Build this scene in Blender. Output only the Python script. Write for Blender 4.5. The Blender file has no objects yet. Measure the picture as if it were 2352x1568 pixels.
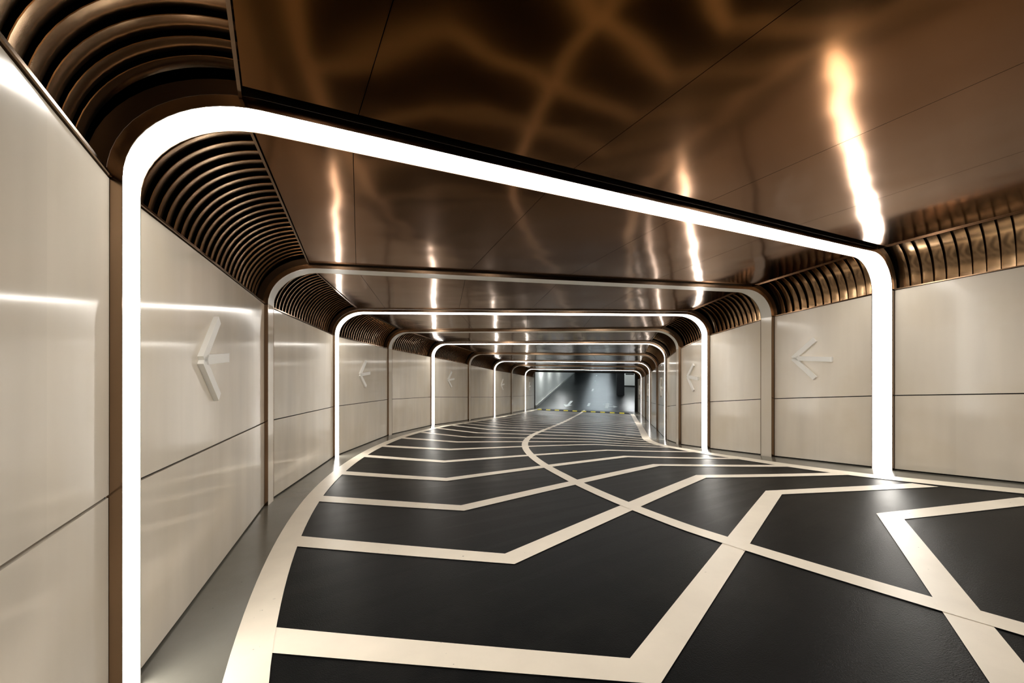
import bpy, math, random, bisect
import numpy as np
from mathutils import Vector, Matrix
random.seed(7)
C = bpy.context.scene.collection

# ------------------------------------------------------------------ the path of the ramp
F_PX, HORIZON, WID = 903.0905, 795.1469, 7.06374
X0, Z0 = 1.46721, 3.27695
HEAD = [-0.47141, -0.27126, -0.08188, 0.13655, 0.28213, 0.27927, 0.26114, 0.27241, 0.25285, 0.23053]
DS = [2.18454, 2.14912, 2.12151, 2.18439, 3.12881, 3.25373, 3.10391, 3.3189, 3.45961]
YY = [-1.52203, -1.7438, -2.00053, -2.26036, -2.54004, -2.93146, -3.32811, -3.68075, -4.04931, -4.42188]
UP = 4.42188                                   # the garage floor lies at z = 0
SN = [0.0]
for d in DS: SN.append(SN[-1] + d)
S_END = SN[-1]
K0 = 2 * (math.radians(30.9) + HEAD[0]) / 2.2
STEP = 0.02
S_ = np.arange(-14, S_END + 70, STEP)
H_ = np.interp(S_, [-14] + SN + [S_END + 70], [HEAD[0] - 14 * K0] + HEAD + [HEAD[-1]])
_hm = (H_[1:] + H_[:-1]) / 2
X_ = np.concatenate([[0], np.cumsum(np.sin(_hm) * STEP)])
Z_ = np.concatenate([[0], np.cumsum(np.cos(_hm) * STEP)])
_i0 = int(np.argmin(abs(S_)))
X_ += X0 - X_[_i0]; Z_ += Z0 - Z_[_i0]
Y_ = np.interp(S_, [-14] + SN + [S_END + 70], [YY[0] + 14 * 0.10] + YY + [YY[-1]]) + UP

def path(s):
    return (float(np.interp(s, S_, X_)), float(np.interp(s, S_, Z_)), float(np.interp(s, S_, Y_)), float(np.interp(s, S_, H_)))
def P(s, l, h):                                # along, across (right +), above the floor
    x, z, y, a = path(s)
    return Vector((x + l * math.cos(a), z - l * math.sin(a), y + h))
def inv(x, z):                                 # plan point -> (s, l)
    al = (x - X_) * np.sin(H_) + (z - Z_) * np.cos(H_)
    la = (x - X_) * np.cos(H_) - (z - Z_) * np.sin(H_)
    c = np.where((al[:-1] * al[1:] <= 0) & (abs(la[:-1]) < 6))[0]
    i = int(c[0]); t = al[i] / (al[i] - al[i + 1] + 1e-12)
    return float(S_[i] + t * STEP), float(la[i] + t * (la[i + 1] - la[i]))
def frame(s):                                  # origin, tangent, lateral at a station
    x, z, y, a = path(s)
    return Vector((x, z, y)), Vector((math.sin(a), math.cos(a), 0)), Vector((math.cos(a), -math.sin(a), 0))
HW = WID / 2                                   # wall face
WALL_H, BAR_H, CEIL_H = 2.2, 2.61, 2.652
JOINT_H = 0.91

# ------------------------------------------------------------------ helpers
def obj(name, verts, faces, mat, parent=None, smooth=None, tone=None):
    me = bpy.data.meshes.new(name)
    me.from_pydata([tuple(v) for v in verts], [], faces)
    me.validate()
    if tone is not None:
        a = me.attributes.new('tone', 'FLOAT', 'FACE'); a.data.foreach_set('value', tone)
    me.materials.append(mat)
    if smooth is not None:
        me.polygons.foreach_set('use_smooth', [True] * len(me.polygons))
        me.set_sharp_from_angle(angle=math.radians(smooth))
    me.update()
    o = bpy.data.objects.new(name, me); C.objects.link(o)
    if parent: o.parent = parent
    return o
def empty(name, loc):
    o = bpy.data.objects.new(name, None); C.objects.link(o); o.location = loc; o.empty_display_size = .2
    return o
def tag(o, label, cat, group=None):
    o['label'] = label; o['category'] = cat
    if group: o['group'] = group
    return o
def struct(o, label=None, cat=None):
    o['kind'] = 'structure'
    if label: o['label'] = label
    if cat: o['category'] = cat
    return o
def fix(faces, verts):                          # make faces of a closed solid point outward
    import bmesh
    bm = bmesh.new(); vs = [bm.verts.new(v) for v in verts]
    for f in faces:
        try: bm.faces.new([vs[i] for i in f])
        except ValueError: pass
    bmesh.ops.recalc_face_normals(bm, faces=bm.faces)
    bm.verts.index_update()
    out = [[v.index for v in f.verts] for f in bm.faces]; bm.free()
    return out
def loft(secs, caps=True):                      # closed cross sections -> solid
    n = len(secs[0]); V = [p for s in secs for p in s]; Fc = []
    for i in range(len(secs) - 1):
        for j in range(n):
            a, b = i * n + j, i * n + (j + 1) % n
            Fc.append([a, b, b + n, a + n])
    if caps:
        Fc.append(list(range(n))[::-1]); m = (len(secs) - 1) * n; Fc.append([m + k for k in range(n)])
    return V, Fc
class MB:
    def __init__(s): s.v, s.f, s.t = [], [], []
    def add(s, V, Fc, tone=None):
        b = len(s.v); s.v += list(V); s.f += [[i + b for i in q] for q in Fc]
        if tone is not None: s.t += [tone] * len(Fc)
    def box(s, o, ax, ay, az):                  # corner + three edge vectors
        o, ax, ay, az = map(Vector, (o, ax, ay, az))
        V = [o + ax * i + ay * j + az * k for k in (0, 1) for j in (0, 1) for i in (0, 1)]
        Fc = [[0, 2, 3, 1], [4, 5, 7, 6], [0, 1, 5, 4], [2, 6, 7, 3], [0, 4, 6, 2], [1, 3, 7, 5]]
        if ax.cross(ay).dot(az) < 0: Fc = [q[::-1] for q in Fc]
        s.add(V, Fc)
    def build(s, name, mat, parent=None, smooth=None, origin=None, flip=True):
        V = s.v if origin is None else [Vector(v) - Vector(origin) for v in s.v]
        Fc = fix(s.f, V) if flip and not s.t else s.f
        return obj(name, V, Fc, mat, parent, smooth, s.t or None)

# ------------------------------------------------------------------ materials
def new_mat(name):
    m = bpy.data.materials.new(name); m.use_nodes = True
    nt = m.node_tree; b = nt.nodes['Principled BSDF']
    return m, nt, b
def N(nt, t, **kw):
    n = nt.nodes.new(t)
    for k, v in kw.items():
        if hasattr(n, k) and not k[0].isupper(): setattr(n, k, v)
        else: n.inputs[k].default_value = v
    return n
def plain(name, col, rough=.5, metal=0.0, spec=.5):
    m, nt, b = new_mat(name)
    b.inputs['Base Color'].default_value = (*col, 1); b.inputs['Roughness'].default_value = rough
    b.inputs['Metallic'].default_value = metal; b.inputs['Specular IOR Level'].default_value = spec
    return m
def noise(nt, scale, detail=2.0, vec=None, stretch=None, rough=.5):
    g = nt.nodes.new('ShaderNodeNewGeometry')
    src = g.outputs['Position']
    if stretch:
        mp = nt.nodes.new('ShaderNodeMapping'); mp.inputs['Scale'].default_value = stretch
        nt.links.new(src, mp.inputs['Vector']); src = mp.outputs['Vector']
    n = nt.nodes.new('ShaderNodeTexNoise'); n.inputs['Scale'].default_value = scale
    n.inputs['Detail'].default_value = detail; n.inputs['Roughness'].default_value = rough
    nt.links.new(src, n.inputs['Vector'])
    return n.outputs['Fac']
def ramp(nt, fac, stops):
    r = nt.nodes.new('ShaderNodeValToRGB'); e = r.color_ramp.elements
    e[0].position, e[0].color = stops[0][0], (*stops[0][1], 1)
    e[1].position, e[1].color = stops[-1][0], (*stops[-1][1], 1)
    for p, c in stops[1:-1]:
        x = e.new(p); x.color = (*c, 1)
    nt.links.new(fac, r.inputs['Fac'])
    return r.outputs['Color']
def mix(nt, a, b, fac, mode='MIX'):
    m = nt.nodes.new('ShaderNodeMix'); m.data_type = 'RGBA'; m.blend_type = mode
    for s, v in ((m.inputs[6], a), (m.inputs[7], b)):
        if isinstance(v, tuple): s.default_value = (*v, 1)
        else: nt.links.new(v, s)
    if isinstance(fac, (int, float)): m.inputs[0].default_value = fac
    else: nt.links.new(fac, m.inputs[0])
    return m.outputs[2]
def bump(nt, b, fac, strength, dist):
    n = nt.nodes.new('ShaderNodeBump'); n.inputs['Strength'].default_value = strength
    n.inputs['Distance'].default_value = dist
    nt.links.new(fac, n.inputs['Height']); nt.links.new(n.outputs['Normal'], b.inputs['Normal'])
def math_n(nt, op, a, bv):
    n = nt.nodes.new('ShaderNodeMath'); n.operation = op
    for s, v in ((n.inputs[0], a), (n.inputs[1], bv)):
        if isinstance(v, (int, float)): s.default_value = v
        else: nt.links.new(v, s)
    return n.outputs[0]

def marble_mat(name, base):
    m, nt, b = new_mat(name)
    streak = noise(nt, 1.0, 3, stretch=(3, 3, .4))
    cloud = noise(nt, 1.7, 4)
    c = ramp(nt, streak, [(.3, tuple(x * .90 for x in base)), (.7, tuple(min(1, x * 1.06) for x in base))])
    c = mix(nt, c, (base[0] * .93, base[1] * .90, base[2] * .84), ramp(nt, cloud, [(.45, (0, 0, 0)), (.75, (.8, .8, .8))]))
    at = nt.nodes.new('ShaderNodeAttribute'); at.attribute_name = 'tone'
    sc = math_n(nt, 'ADD', math_n(nt, 'MULTIPLY', at.outputs['Fac'], .04), .975)
    cc = nt.nodes.new('ShaderNodeCombineColor')
    for i in range(3): nt.links.new(sc, cc.inputs[i])
    c = mix(nt, c, cc.outputs[0], 1.0, 'MULTIPLY')
    nt.links.new(c, b.inputs['Base Color'])
    b.inputs['Roughness'].default_value = .13
    b.inputs['Anisotropic'].default_value = .82    # polished along the vertical: horizontal reflections stay crisp
    tg = nt.nodes.new('ShaderNodeTangent'); tg.direction_type = 'RADIAL'; tg.axis = 'Z'
    nt.links.new(tg.outputs['Tangent'], b.inputs['Tangent'])
    b.inputs['IOR'].default_value = 1.56
    return m
def bronze_mat(name, col, rough, wave=None, grain=True, aniso=0):
    m, nt, b = new_mat(name)
    b.inputs['Base Color'].default_value = (*col, 1)
    b.inputs['Metallic'].default_value = 1; b.inputs['Roughness'].default_value = rough
    if wave:
        sc, st, di = wave
        bump(nt, b, noise(nt, sc, 1.5), st, di)
    return m
def emit_mat(name, col, power):
    m, nt, b = new_mat(name)
    b.inputs['Base Color'].default_value = (.8, .8, .8, 1)
    b.inputs['Emission Color'].default_value = (*col, 1); b.inputs['Emission Strength'].default_value = power
    b.inputs['Roughness'].default_value = .5
    return m
def floor_mat():
    m, nt, b = new_mat('dark_asphalt')
    big = noise(nt, .9, 5, rough=.65); fine = noise(nt, 170, 2)
    c = ramp(nt, big, [(.3, (.002, .0024, .0028)), (.52, (.0036, .004, .0043)), (.75, (.013, .0125, .0118))])
    nt.links.new(c, b.inputs['Base Color'])
    r = ramp(nt, big, [(.3, (.34, .34, .34)), (.8, (.44, .44, .44))]); nt.links.new(r, b.inputs['Roughness'])
    b.inputs['Specular IOR Level'].default_value = .05
    bump(nt, b, fine, .35, .003)
    return m
def paint_mat(name, col, rough, wear=.06, spec=.5):
    m, nt, b = new_mat(name)
    n1 = noise(nt, 2.2, 5, rough=.6); n2 = noise(nt, 26, 3)
    c = ramp(nt, n1, [(.3, tuple(x * (1 - wear) for x in col)), (.7, tuple(min(1, x * (1 + wear)) for x in col))])
    c = mix(nt, c, tuple(x * .25 for x in col), ramp(nt, n2, [(.22, (.9, .9, .9)), (.26, (0, 0, 0))]))
    nt.links.new(c, b.inputs['Base Color']); b.inputs['Roughness'].default_value = rough
    b.inputs['Specular IOR Level'].default_value = spec
    bump(nt, b, noise(nt, 60, 2), .15, .003)
    return m

M = {}
M['marble'] = marble_mat('beige_marble', (.77, .70, .595))
M['dark'] = plain('dark_backing', (.006, .005, .004), .8)
M['black'] = plain('black_cavity', (.003, .0025, .002), .9, spec=.1)
M['bronze_mirror'] = bronze_mat('bronze_mirror_sheet', (.19, .082, .023), .135, (1.1, 1.0, .017))
M['bronze_rib'] = bronze_mat('bronze_rib_sheet', (.58, .38, .22), .2, (2.0, .3, .006))
M['bronze_trim'] = bronze_mat('bronze_trim', (.27, .18, .115), .16)
M['bronze_shaded'] = bronze_mat('shaded_bronze_channel', (.07, .05, .035), .35)  # bronze coloured darker, standing in for the dark ribs it would mirror
M['glow'] = emit_mat('lit_diffuser', (1, .95, .87), 13.0)
M['white'] = plain('white_panel', (.72, .70, .65), .35)
M['acrylic'] = plain('white_acrylic', (.93, .92, .88), .4)
M['asphalt'] = floor_mat()
M['line'] = paint_mat('cream_road_paint', (.84, .765, .645), .4)
M['walk'] = paint_mat('grey_floor_paint', (.14, .135, .115), .2, .08)
M['yellow'] = plain('yellow_rubber', (.70, .62, .03), .5)
M['rubber'] = plain('black_rubber', (.012, .012, .012), .6)

# ------------------------------------------------------------------ floor and its paint
def grid(mb_name, s0, s1, ds, ls, h, mat, parent, shift=False):
    n = max(1, round((s1 - s0) / ds)); V, Fc = [], []
    for i in range(n + 1):
        s = s0 + (s1 - s0) * i / n
        for l in ls: V.append(P(s, l + (max(0, -s) * (.075 + .0175 * l) if shift else 0), h))
    k = len(ls)
    for i in range(n):
        for j in range(k - 1):
            a = i * k + j; Fc.append([a, a + 1, a + k + 1, a + k])
    return obj(mb_name, V, Fc, mat, parent)
S_BACK = -9.5
floor = grid('floor', S_BACK, S_END, .25, [-3.75, -2, 0, 2, 3.75], 0, M['asphalt'], None)
struct(floor, 'dark asphalt ramp floor with cream zigzag lines', 'floor')
for side in (-1, 1):
    a, b = (-3.72, -3.13) if side < 0 else (3.1, 3.72)
    w = grid('walkway_strip', S_BACK, S_END, .2, [a, b], .002, M['walk'], floor, True)
    w['label'] = 'grey painted strip along the foot of the wall'
    a, b = (-3.155, -2.97) if side < 0 else (2.9, 3.11)
    e = grid('edge_line', S_BACK, S_END - .1 if side < 0 else 22.1, .15, [a, b], .005, M['line'], floor, True)
    e['label'] = 'cream line along the edge of the road'
cl = grid('centre_line', S_BACK, S_END - .3, .15, [-.060, .078], .006, M['line'], floor, True)
cl['label'] = 'cream line along the middle of the road'

chev = {0: (.21, -.81, .32, -.55), 1: (1.29, .35, 1.39, .37), 2: (2.27, 1.47, 2.40, 1.31), 3: (3.33, 2.59, 3.47, 2.36),
        4: (4.41, 3.75, 4.47, 3.70), 5: (5.28, 4.88, 5.75, 4.95), 6: (6.22, 5.82, 6.45, 5.75)}
chev[-1] = (-.95, -2.08, -.72, -1.42); chev[-2] = (-2.1, -3.2, -1.9, -2.6); chev[-3] = (-3.2, -4.3, -3.0, -3.7)
for k in range(7, 24):
    q = k - 7
    if 7.2 + q * .95 > 21.9: break
    chev[k] = (7.2 + q * .95, 6.62 + q * .95, 7.22 + q * .95, 6.66 + q * .95)
def poly_line(pts, nsub=7):
    out = []
    for (s0, l0), (s1, l1) in zip(pts[:-1], pts[1:]):
        a, b = P(s0, l0, 0), P(s1, l1, 0)
        for i in range(nsub):
            p = a.lerp(b, i / nsub); out.append((p.x, p.y))
    e = P(*pts[-1], 0); out.append((e.x, e.y))
    res = []
    for x, y in out:
        s, l = inv(x, y); res.append(Vector((x, y, path(s)[2] + .004)))
    return res
for k in sorted(chev):
    a, b, c, d = chev[k]
    w = (.178, .162, .20, .24) if k < 4 else (.16, .16, .17, .19)
    up = poly_line([(a, -2.99), (b, -1.51), (c, 1.55), (d, 2.92)])
    lo = poly_line([(a - w[0], -2.99), (b - w[1], -1.52), (c - w[2], 1.54), (d - w[3], 2.92)])
    n = len(up)
    o = obj('zigzag_line', up + lo, [[i + n, i + 1 + n, i + 1, i] for i in range(n - 1)], M['line'], floor)

# ------------------------------------------------------------------ stations of the arches
STN = {k + 1: SN[k] for k in range(10)}
for k in range(0, -4, -1): STN[k] = 2.2 * (k - 1)
LIT = {-3, -1, 1, 3, 5, 7, 9}
AW = .1                                         # half width of an arch strip
def slope(s): return (path(s + .2)[2] - path(s - .2)[2]) / .4
def B(k, t, l, h):                              # straight bay k, t = 0..1 between its two arches
    return P(STN[k], l, h).lerp(P(STN[k + 1], l, h), t)
def bt(k, l, d0, d1):                           # t range that keeps d0 / d1 clear of the two arch planes
    a, b = P(STN[k], l, 0), P(STN[k + 1], l, 0); v = b - a
    t0 = d0 / v.dot(frame(STN[k])[1]); t1 = 1 - d1 / v.dot(frame(STN[k + 1])[1])
    return t0, t1
def bhead(k, t): return path(STN[k])[3] * (1 - t) + path(STN[k + 1])[3] * t

# ------------------------------------------------------------------ walls
GAP = .006
def wall(side, name):
    root = empty(name, (0, 0, 0)); struct(root, 'polished beige marble wall on the %s side of the ramp' % ('left' if side < 0 else 'right'), 'wall')
    mb = MB()                                   # dark carrier wall behind the slabs
    ss = np.arange(S_BACK, S_END + .01, .3)
    secs = [[P(s, side * 3.68, -.1), P(s, side * 3.8, -.1), P(s, side * 3.8, 3.0), P(s, side * 3.68, 3.0)] for s in [STN[k] for k in range(-3, 11)]]
    mb.add(*loft(secs)); o = mb.build('carrier', M['dark'], root); o['label'] = 'dark wall behind the marble slabs'
    for k in range(-3, 10):
        t0, t1 = bt(k, side * HW, AW + .003, AW + .003)
        n = max(2, round((B(k, t1, side * HW, 0) - B(k, t0, side * HW, 0)).length / .53))
        cols = [t0 + (t1 - t0) * i / n for i in range(n + 1)]
        for part, h0, h1 in (('lower_panel', .018, JOINT_H - GAP), ('upper_panel', JOINT_H + GAP, WALL_H - .01)):
            m = MB()
            jit = [random.uniform(-.0016, .0016) for _ in range(n + 1)]
            tl = [frame(STN[k])[2] * side * random.uniform(-.001, .001) for _ in range(n + 1)]
            for i in range(n):
                tone = random.random()
                q = [B(k, cols[i], side * (HW + jit[i]), 0), B(k, cols[i + 1], side * (HW + jit[i + 1]), 0),
                     B(k, cols[i + 1], side * (HW + .02), 0), B(k, cols[i], side * (HW + .02), 0)]
                V = [p + Vector((0, 0, h0)) for p in q] + [p + Vector((0, 0, h1)) for p in q]
                V[4] += tl[i]; V[5] += tl[i + 1]
                Fc = [[3, 2, 1, 0], [4, 5, 6, 7], [0, 1, 5, 4], [1, 2, 6, 5], [2, 3, 7, 6], [3, 0, 4, 7]]
                Fc = fix(Fc, V)
                m.add(V, Fc, tone)
            m.build(part, M['marble'], root)
    return root
wall(-1, 'wall_left'); wall(1, 'wall_right')

# ------------------------------------------------------------------ ceiling
ceil = empty('ceiling', (0, 0, 0)); struct(ceil, 'mirror bronze ceiling of large curved sheets', 'ceiling')
mb = MB(); ss = np.arange(S_BACK, S_END + .01, .4)
mb.add(*loft([[P(s, -3.78, 2.98), P(s, 3.78, 2.98), P(s, 3.78, 3.1), P(s, -3.78, 3.1)] for s in ss]))
o = mb.build('slab', M['dark'], ceil); o['label'] = 'dark slab above the bronze sheets'
EDGE = 3.08
lines = [-EDGE, -2.6, -1.3, 0, 1.3, 2.6, EDGE]
for k in range(-3, 10):
    n = max(8, round((STN[k + 1] - STN[k]) / .14))
    for a, b in zip(lines[:-1], lines[1:]):
        a2, b2 = a + .002, b - .002; m = 6; secs = []
        ls = [a2 + (b2 - a2) * j / m for j in range(m + 1)]
        es = [bt(k, l, AW + .012, AW + .075) for l in ls]
        for i in range(n + 1):
            st = [e0 + (e1 - e0) * i / n for e0, e1 in es]
            secs.append([B(k, q, l, CEIL_H) for q, l in zip(st, ls)] + [B(k, st[-1], b2, CEIL_H + .02), B(k, st[0], a2, CEIL_H + .02)])
        q = MB(); q.add(*loft(secs)); q.build('ceiling_panel', M['bronze_mirror'], ceil, smooth=40)

# ------------------------------------------------------------------ the arches
def arch_profile():
    R, H0 = 3.0, 2.2; half = []
    for h in (-.03, .6, 1.2, 1.8): half.append((HW - .045, h))
    ax, ay = HW - .045 - R, BAR_H - H0
    for i in range(0, 15):
        t = math.pi / 2 * i / 14; half.append((R + ax * math.cos(t), H0 + ay * math.sin(t)))
    for l in (2.4, 1.6, .8): half.append((l, BAR_H))
    return half + [(0, BAR_H)] + [(-l, h) for l, h in half[::-1]]
APRO = arch_profile()
def outward(i):
    a = APRO[max(0, i - 1)]; b = APRO[min(len(APRO) - 1, i + 1)]
    dx, dy = b[0] - a[0], b[1] - a[1]; L = math.hypot(dx, dy)
    return (dy / L, -dx / L)
def arch_part(k, name, mat, root, idx, t0, t1, r0, r1):
    s = STN[k]; o, T, Lt = frame(s); base = Vector(root.location); secs = []; sl = slope(s)
    for i in idx:
        l, h = APRO[i]; nx, ny = outward(i)
        def pt(t, r): return o + T * t + Lt * (l + nx * r) + Vector((0, 0, h + ny * r + t * sl)) - base
        secs.append([pt(t0, r0), pt(t1, r0), pt(t1, r1), pt(t0, r1)])
    V, Fc = loft(secs)
    return obj(name, V, fix(Fc, V), mat, root, smooth=35)
ARCH_LABEL = {
    1: 'wide glowing white arch nearest the camera, spanning the whole tunnel',
    2: 'first unlit white arch just beyond the large nearest glowing arch',
    3: 'second glowing white arch, beyond the first unlit arch',
    4: 'unlit white arch between the second and third glowing arches',
    5: 'third glowing white arch counted from the camera',
    6: 'thin unlit arch between the third and fourth glowing arches',
    7: 'fourth glowing white arch counted from the camera',
    8: 'farthest unlit arch, just before the last glowing arch',
    9: 'smallest and farthest glowing white arch near the tunnel mouth',
    0: 'unlit arch standing beside the camera, out of the picture',
    -1: 'glowing arch behind the camera, seen only in reflections',
    -2: 'unlit arch well behind the camera, out of the picture',
    -3: 'farthest glowing arch behind the camera, out of the picture'}
n = len(APRO); ALL = range(n)
for k in range(-3, 10):
    o, T, Lt = frame(STN[k])
    root = empty('light_arch', o); tag(root, ARCH_LABEL[k], 'light arch' if k in LIT else 'arch', 'arches spanning the tunnel')
    if k in LIT:
        arch_part(k, 'diffuser', M['glow'], root, ALL, -AW + .007, AW - .007, 0, .02)['label'] = 'glowing white diffuser strip'
    else:
        e = 4
        arch_part(k, 'post', M['marble'], root, list(range(0, e)) + [4], -AW + .007, AW - .007, 0, .02)['label'] = 'pale stone post'
        arch_part(k, 'header', M['white'], root, range(4, n - 4), -AW + .007, AW - .007, 0, .02)['label'] = 'white curved band'
        arch_part(k, 'post', M['marble'], root, list(range(n - 5, n)), -AW + .007, AW - .007, 0, .02)['label'] = 'pale stone post'
    arch_part(k, 'side_trim', M['bronze_trim'], root, ALL, -AW, -AW + .006, -.002, .046)['label'] = 'bronze edge strip'
    arch_part(k, 'side_trim', M['bronze_trim'], root, ALL, AW - .006, AW, -.002, .046)['label'] = 'bronze edge strip'
    arch_part(k, 'channel', M['bronze_shaded'], root, ALL, -AW, AW, .047, .112)['label'] = 'channel behind the strip, bronze darkened as if in shade'

# ------------------------------------------------------------------ ribbed coves
PITCH = .104
CX, CY, CA, CB = 3.05, 2.205, .545, .53        # ellipse of the cove face
def ellipse_pt(t, r):                          # r = outward recess
    nx, ny = math.cos(t) * CB, math.sin(t) * CA; L = math.hypot(nx, ny)
    return CX + CA * math.cos(t) + nx / L * r, CY + CB * math.sin(t) + ny / L * r
def rib_mesh(side):
    secs = []; NT = 18
    cs = [(-.050, .001), (-.026, .003), (0, .0065), (.026, .0115), (.051, .017)]
    for i in range(NT + 1):
        t = math.radians(-0.5) + math.radians(91.5) * i / NT; sec = []
        for (a, r) in cs: sec.append((a, r))
        for (a, r) in cs[::-1]: sec.append((a, r + .0035))
        out = []
        for a, r in sec:
            l, h = ellipse_pt(t, r); out.append(Vector((side * l, a, h)))
        secs.append(out)
    V, Fc = loft(secs)
    return V, fix(Fc, V)
RIB = {}
def cove(k, side, label):
    t0, t1 = bt(k, side * 3.35, AW + .014, AW + .014)
    root = empty('ribbed_cove', B(k, .5, side * 3.3, WALL_H))
    tag(root, label, 'ceiling cove', 'ribbed bronze coves between walls and ceiling')
    base = Vector(root.location)
    def swept(name, mat, prof, ds=.12, closed=True, smooth=40):
        secs = []
        e = [bt(k, side * l, AW + .006, AW + .006) for l, h in prof]
        for i in range(3):
            secs.append([B(k, a + (b - a) * i / 2, side * l, h) - base for (a, b), (l, h) in zip(e, prof)])
        V, Fc = loft(secs); return obj(name, V, fix(Fc, V), mat, root, smooth=smooth)
    prof = [ellipse_pt(math.radians(-2 + 94 * i / 10), .05) for i in range(11)] + [ellipse_pt(math.radians(-2 + 94 * i / 10), .062) for i in range(10, -1, -1)]
    swept('backing', M['black'], prof)['label'] = 'black backing behind the ribs'
    swept('sill_trim', M['bronze_trim'], [(HW - .012, 2.196), (3.65, 2.196), (3.65, 2.208), (HW - .012, 2.208)])['label'] = 'bronze ledge on the marble'
    swept('edge_trim', M['bronze_trim'], [(EDGE + .004, 2.64), (EDGE + .018, 2.64), (EDGE + .018, 2.73), (EDGE + .004, 2.73)])['label'] = 'bronze lip along the ceiling edge'
    length = (B(k, t1, side * 3.4, 0) - B(k, t0, side * 3.4, 0)).length
    nr = max(3, round(length / PITCH))
    for i in range(nr):
        t = t0 + (t1 - t0) * (i + .5) / nr
        oo = B(k, t, 0, 0)
        if side not in RIB:
            V, Fc = rib_mesh(side); r = obj('rib', V, Fc, M['bronze_rib'], root, smooth=25); RIB[side] = r
        else:
            r = RIB[side].copy(); C.objects.link(r); r.parent = root
        r.location = oo - base
        r.rotation_euler = (0, 0, -bhead(k, t))
BAY = {0: 'before the nearest glowing arch, closest to the camera', 1: 'between the nearest glowing arch and the first unlit arch',
       2: 'between the first unlit arch and the second glowing arch', 3: 'just beyond the second glowing arch',
       4: 'just before the third glowing arch', 5: 'just beyond the third glowing arch', 6: 'just before the fourth glowing arch',
       7: 'just beyond the fourth glowing arch', 8: 'just before the farthest glowing arch', 9: 'at the tunnel mouth beyond the farthest arch'}
for k in range(0, 10):
    for side in (-1, 1):
        cove(k, side, 'ribbed bronze cove over the %s wall %s' % ('left' if side < 0 else 'right', BAY[k]))

# ------------------------------------------------------------------ raised arrows on the walls
def wall_arrow(side, k, t_tip, sgn, label):
    # sgn: +1 the shaft runs from the tip towards larger t
    hgt = 1.505
    tip = B(k, t_tip, side * (HW - .002), hgt); q = B(k, t_tip + sgn * .2, side * (HW - .002), hgt)
    back = q - tip; back.z = 0; back.normalize()
    up = Vector((0, 0, 1)); inn = -frame(STN[k])[2] * side
    nrm = Vector((back.y, -back.x, 0)); nrm = nrm if nrm.dot(inn) > 0 else -nrm
    root = empty('wall_arrow', tip); tag(root, label, 'arrow', 'raised white arrows on the marble walls')
    w, D = .066, .03
    def bar(name, a, b, cutA=0):
        pa, pb = back * a[0] + up * a[1], back * b[0] + up * b[1]
        d = (pb - pa).normalized(); p = d.cross(nrm).normalized() * (w / 2)
        m = MB(); m.box(pa - p - nrm * .02, pb - pa, p * 2, nrm * (D + .02)); m.build(name, M['acrylic'], root)
    bar('head_stroke', (0, .0), (.30, .275)); bar('head_stroke', (0, -.0), (.30, -.275))
    bar('shaft', (.045, 0), (.52, 0))
L_AR = [(1, 'large white raised arrow on the left wall, just past the nearest glowing arch'), (3, 'white raised arrow on the left wall just past the second glowing arch'),
        (5, 'small white arrow on the left wall just past the third glowing arch'), (7, 'tiny white arrow on the left wall just past the fourth glowing arch'),
        (9, 'farthest white arrow on the left wall, at the tunnel mouth')]
R_AR = [(1, 'white raised arrow on the right wall between nearest glowing arch and first unlit arch'), (3, 'white raised arrow on the right wall just past the second glowing arch'),
        (5, 'narrow white arrow on the right wall just past the third glowing arch'), (7, 'thin white arrow on the right wall just past the fourth glowing arch'),
        (9, 'farthest white arrow on the right wall, at the tunnel mouth')]
for k, lab in L_AR: wall_arrow(-1, k, .315 if k == 1 else .375, 1, lab)
for k, lab in R_AR: wall_arrow(1, k, 0.73 if k == 1 else .63 if k == 3 else .58, -1, lab)

# ------------------------------------------------------------------ speed bump across the foot of the ramp
p0, p1 = (22.86, -2.95), (22.30, 2.85)
root = empty('speed_bump', P(22.6, 0, 0)); tag(root, 'yellow and black striped rubber speed bump across the foot of the ramp', 'speed bump')
NB = 20; base = Vector(root.location)
for i in range(NB):
    secs = []
    for f in (i / NB, (i + .98) / NB):
        s, l = p0[0] + (p1[0] - p0[0]) * f, p0[1] + (p1[1] - p0[1]) * f
        secs.append([P(s + t, l, h) - base for t, h in ((-.17, .001), (-.12, .035), (-.05, .055), (.05, .055), (.12, .035), (.17, .001))])
    V, Fc = loft(secs); o = obj('rubber_block', V, fix(Fc, V), M['yellow' if i % 2 == 0 else 'rubber'], root, smooth=30)
    o['label'] = 'yellow rubber block' if i % 2 == 0 else 'black rubber block'

# ------------------------------------------------------------------ the garage beyond the ramp
o_, T_, L_ = frame(S_END)
def G(f, l, h): return o_ + T_ * f + L_ * l + Vector((0, 0, h))
def gbox(mb, f0, f1, l0, l1, h0, h1): mb.box(G(f0, l0, h0), T_ * (f1 - f0), L_ * (l1 - l0), Vector((0, 0, h1 - h0)))
def gm():
    m, nt, b = new_mat('grey_epoxy_floor')
    n1 = noise(nt, .5, 4)
    nt.links.new(ramp(nt, n1, [(.3, (.011, .013, .0125)), (.7, (.024, .027, .026))]), b.inputs['Base Color'])
    b.inputs['Roughness'].default_value = .3
    b.inputs['Specular IOR Level'].default_value = .16
    bump(nt, b, noise(nt, 1.0, 3, stretch=(.3, 3.0, 1)), .8, .03)
    return m
M['epoxy'] = gm()
M['plaster'] = plain('pale_plaster', (.86, .87, .82), .6)
M['concrete'] = plain('dark_column_paint', (.03, .032, .035), .5)
M['garage_ceiling'] = plain('dark_garage_ceiling', (.05, .05, .05), .8)
M['metal_grey'] = plain('grey_sheet_metal', (.42, .43, .41), .5)
M['tube_bright'] = emit_mat('bright_cool_tube', (.94, .98, .98), 150.0)
M['tube'] = emit_mat('cool_tube', (.82, .94, 1.0), 17.0)
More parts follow.
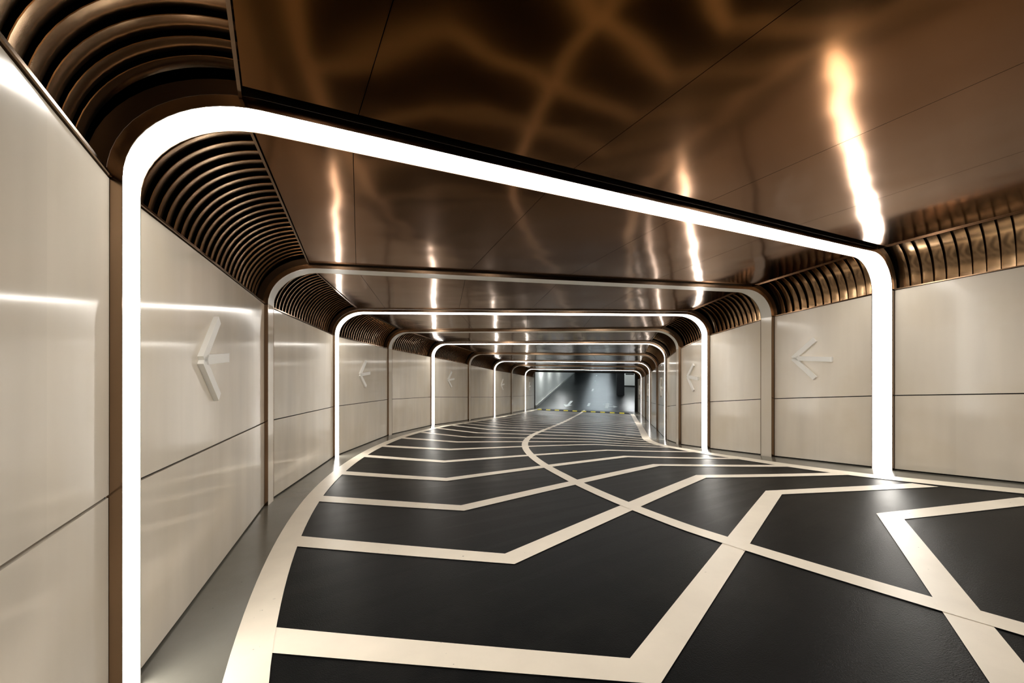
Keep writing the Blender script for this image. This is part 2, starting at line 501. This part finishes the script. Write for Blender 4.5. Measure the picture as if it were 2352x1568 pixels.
GL, GR, GF = -3.53, 14.0, 62.0
mb = MB(); gbox(mb, 0, GF, GL - .1, GR, -.2, 0); gf = struct(mb.build('garage_floor', M['epoxy']), 'dark glossy garage floor beyond the ramp', 'floor')
mb = MB(); gbox(mb, 0, 38.0, GL - .3, GL, 0, 3.3); struct(mb.build('wall_garage_left', M['plaster']), 'pale garage wall beyond the tunnel mouth, on the left', 'wall')
mb = MB(); gbox(mb, GF, GF + .2, GL - 8, GR, 0, 3.3); struct(mb.build('wall_garage_end', M['concrete']), 'dark end wall of the garage', 'wall')
mb = MB(); gbox(mb, .05, .25, 3.7, GR, 0, 3.3); struct(mb.build('wall_garage_front', M['concrete']), 'dark garage wall beside the tunnel mouth', 'wall')
mb = MB(); gbox(mb, 0.3, GF, GL - 8, GR, 3.3, 3.5); struct(mb.build('ceiling_garage', M['garage_ceiling']), 'dark garage ceiling', 'ceiling')
mb = MB(); gbox(mb, 0, .28, -3.9, 3.9, 2.58, 3.3); gbox(mb, 0, .28, 3.36, 3.7, 0, 2.58); gbox(mb, 0, .12, -3.62, -3.5, 0, 2.58)
struct(mb.build('trim_1', M['dark']), 'dark surround of the tunnel mouth', 'trim')
def paint(name, pts, label):
    V = [G(f, l, .004) for f, l in pts]
    o = obj(name, V, [list(range(len(V)))], M['roadwhite'], gf); o['label'] = label
    if o.data.polygons[0].normal.z < 0: o.data.flip_normals()
M['roadwhite'] = plain('white_road_paint', (.75, .78, .76), .5)
# arrow towards the ramp (left lane), straight-or-right arrow (right lane)
paint('floor_arrow', [(4.3, -1.12), (4.3, -1.34), (2.2, -1.40), (2.25, -1.68), (1.0, -1.42), (2.1, -.98), (2.15, -1.22)], 'white floor arrow pointing up the ramp')
paint('floor_arrow', [(1.0, 1.36), (1.0, 1.6), (1.75, 1.64), (1.75, 1.98), (1.4, 1.98), (1.95, 2.3), (2.5, 1.98), (2.15, 1.98), (2.15, 1.66), (2.9, 1.68),
                      (2.9, 1.95), (3.9, 1.6), (2.9, 1.2), (2.9, 1.44)], 'white floor arrow pointing ahead and right')
for f0, f1 in ((1.8, 3.4), (11.8, 14.0), (22, 24.2), (32, 34.2)):
    paint('lane_dash', [(f0, .08), (f0, .26), (f1, .30), (f1, .12)], 'white lane dash')
mb = MB(); gbox(mb, 0.3, 38, GL, GL + .10, 0, .16); o = mb.build('baseboard_garage', M['metal_grey']); struct(o, 'pale kerb along the garage wall', 'baseboard')
mb = MB(); gbox(mb, 9.0, 9.7, 2.42, 3.1, 0, 3.3); o = mb.build('column_1', M['concrete']); struct(o, 'dark square garage column beyond the tunnel mouth', 'column')
# cabinet with a dark slot
root = empty('metal_cabinet', G(17.5, 4.05, 0)); tag(root, 'pale grey cabinet with dark slot, standing behind the garage column', 'cabinet')
b0 = Vector(root.location)
mb = MB(); gbox(mb, 17.2, 17.8, 3.46, 4.7, .12, 1.95); mb.build('body', M['metal_grey'], root, origin=b0)
mb = MB(); gbox(mb, 17.19, 17.2, 3.62, 4.5, 1.30, 1.42); mb.build('vent_slot', M['black'], root, origin=b0)['label'] = 'dark slot'
mb = MB(); gbox(mb, 17.22, 17.8, 3.5, 4.66, 0, .12); mb.build('plinth', M['black'], root, origin=b0)
root = empty('metal_cabinet', G(19.5, 5.3, 0)); tag(root, 'smaller pale grey cabinet at the right of the slotted cabinet', 'cabinet')
b0 = Vector(root.location)
mb = MB(); gbox(mb, 19.2, 19.8, 4.95, 5.7, .35, 1.2); mb.build('body', M['metal_grey'], root, origin=b0)
mb = MB(); gbox(mb, 19.25, 19.75, 5.0, 5.65, 0, .35); mb.build('plinth', M['black'], root, origin=b0)
def lamps(spots, half, mat, label, group):
    first = None
    for f, l in spots:
        if first is None:
            root = empty('ceiling_lamp', G(f, l, 3.2)); b0 = Vector(root.location)
            mb = MB(); gbox(mb, f - .08, f + .08, l - half - .03, l + half + .03, 3.22, 3.3); mb.build('housing', M['metal_grey'], root, origin=b0)
            mb = MB(); gbox(mb, f - .06, f + .06, l - half, l + half, 3.18, 3.22); mb.build('tube', mat, root, origin=b0)
            tag(root, label, 'lamp', group); first = root
        else:
            r = first.copy(); C.objects.link(r); r.location = G(f, l, 3.2)
            for ch in first.children:
                c = ch.copy(); C.objects.link(c); c.parent = r
lamps([(1.6, .2), (4.5, .4)] + [(10 + 3.5 * q, .7) for q in range(14)], 1.6, M['tube'], 'long strip lamp over the garage lane, seen in reflection; the pair at the mouth is added to light the arrows', 'strip lamps over the garage lane')  # the lamps nearest the mouth are added to brighten the floor arrows
lamps([(3, -3.1), (8, -3.1), (15, -3.1), (12.5, 3.9), (14.8, 4.1)], .5, M['tube_bright'], 'short bright lamp at the side of the garage lane, out of sight; the pair near the cabinet is added to light it', 'short lamps at the sides of the garage')  # right-hand lamps are added to light the cabinet front

# ------------------------------------------------------------------ camera, world, view
cam = bpy.data.cameras.new('camera'); co = bpy.data.objects.new('camera', cam); C.objects.link(co)
co.location = (0, 0, UP); co.rotation_euler = (math.pi / 2, 0, 0)
cam.sensor_fit = 'HORIZONTAL'; cam.sensor_width = 36; cam.lens = F_PX / 2352 * 36
cam.shift_y = (HORIZON - 784) / 2352
cam.clip_start = .02; cam.clip_end = 300
sc = bpy.context.scene; sc.camera = co
w = bpy.data.worlds.new('world'); sc.world = w; w.use_nodes = True
w.node_tree.nodes['Background'].inputs[0].default_value = (0, 0, 0, 1)
vs = sc.view_settings
vs.view_transform = 'Standard'; vs.look = 'None'; vs.exposure = 0.3; vs.gamma = 1.0; vs.use_curve_mapping = False
sc.cycles.max_bounces = 12; sc.cycles.glossy_bounces = 6; sc.cycles.diffuse_bounces = 6
sc.cycles.sample_clamp_indirect = 10
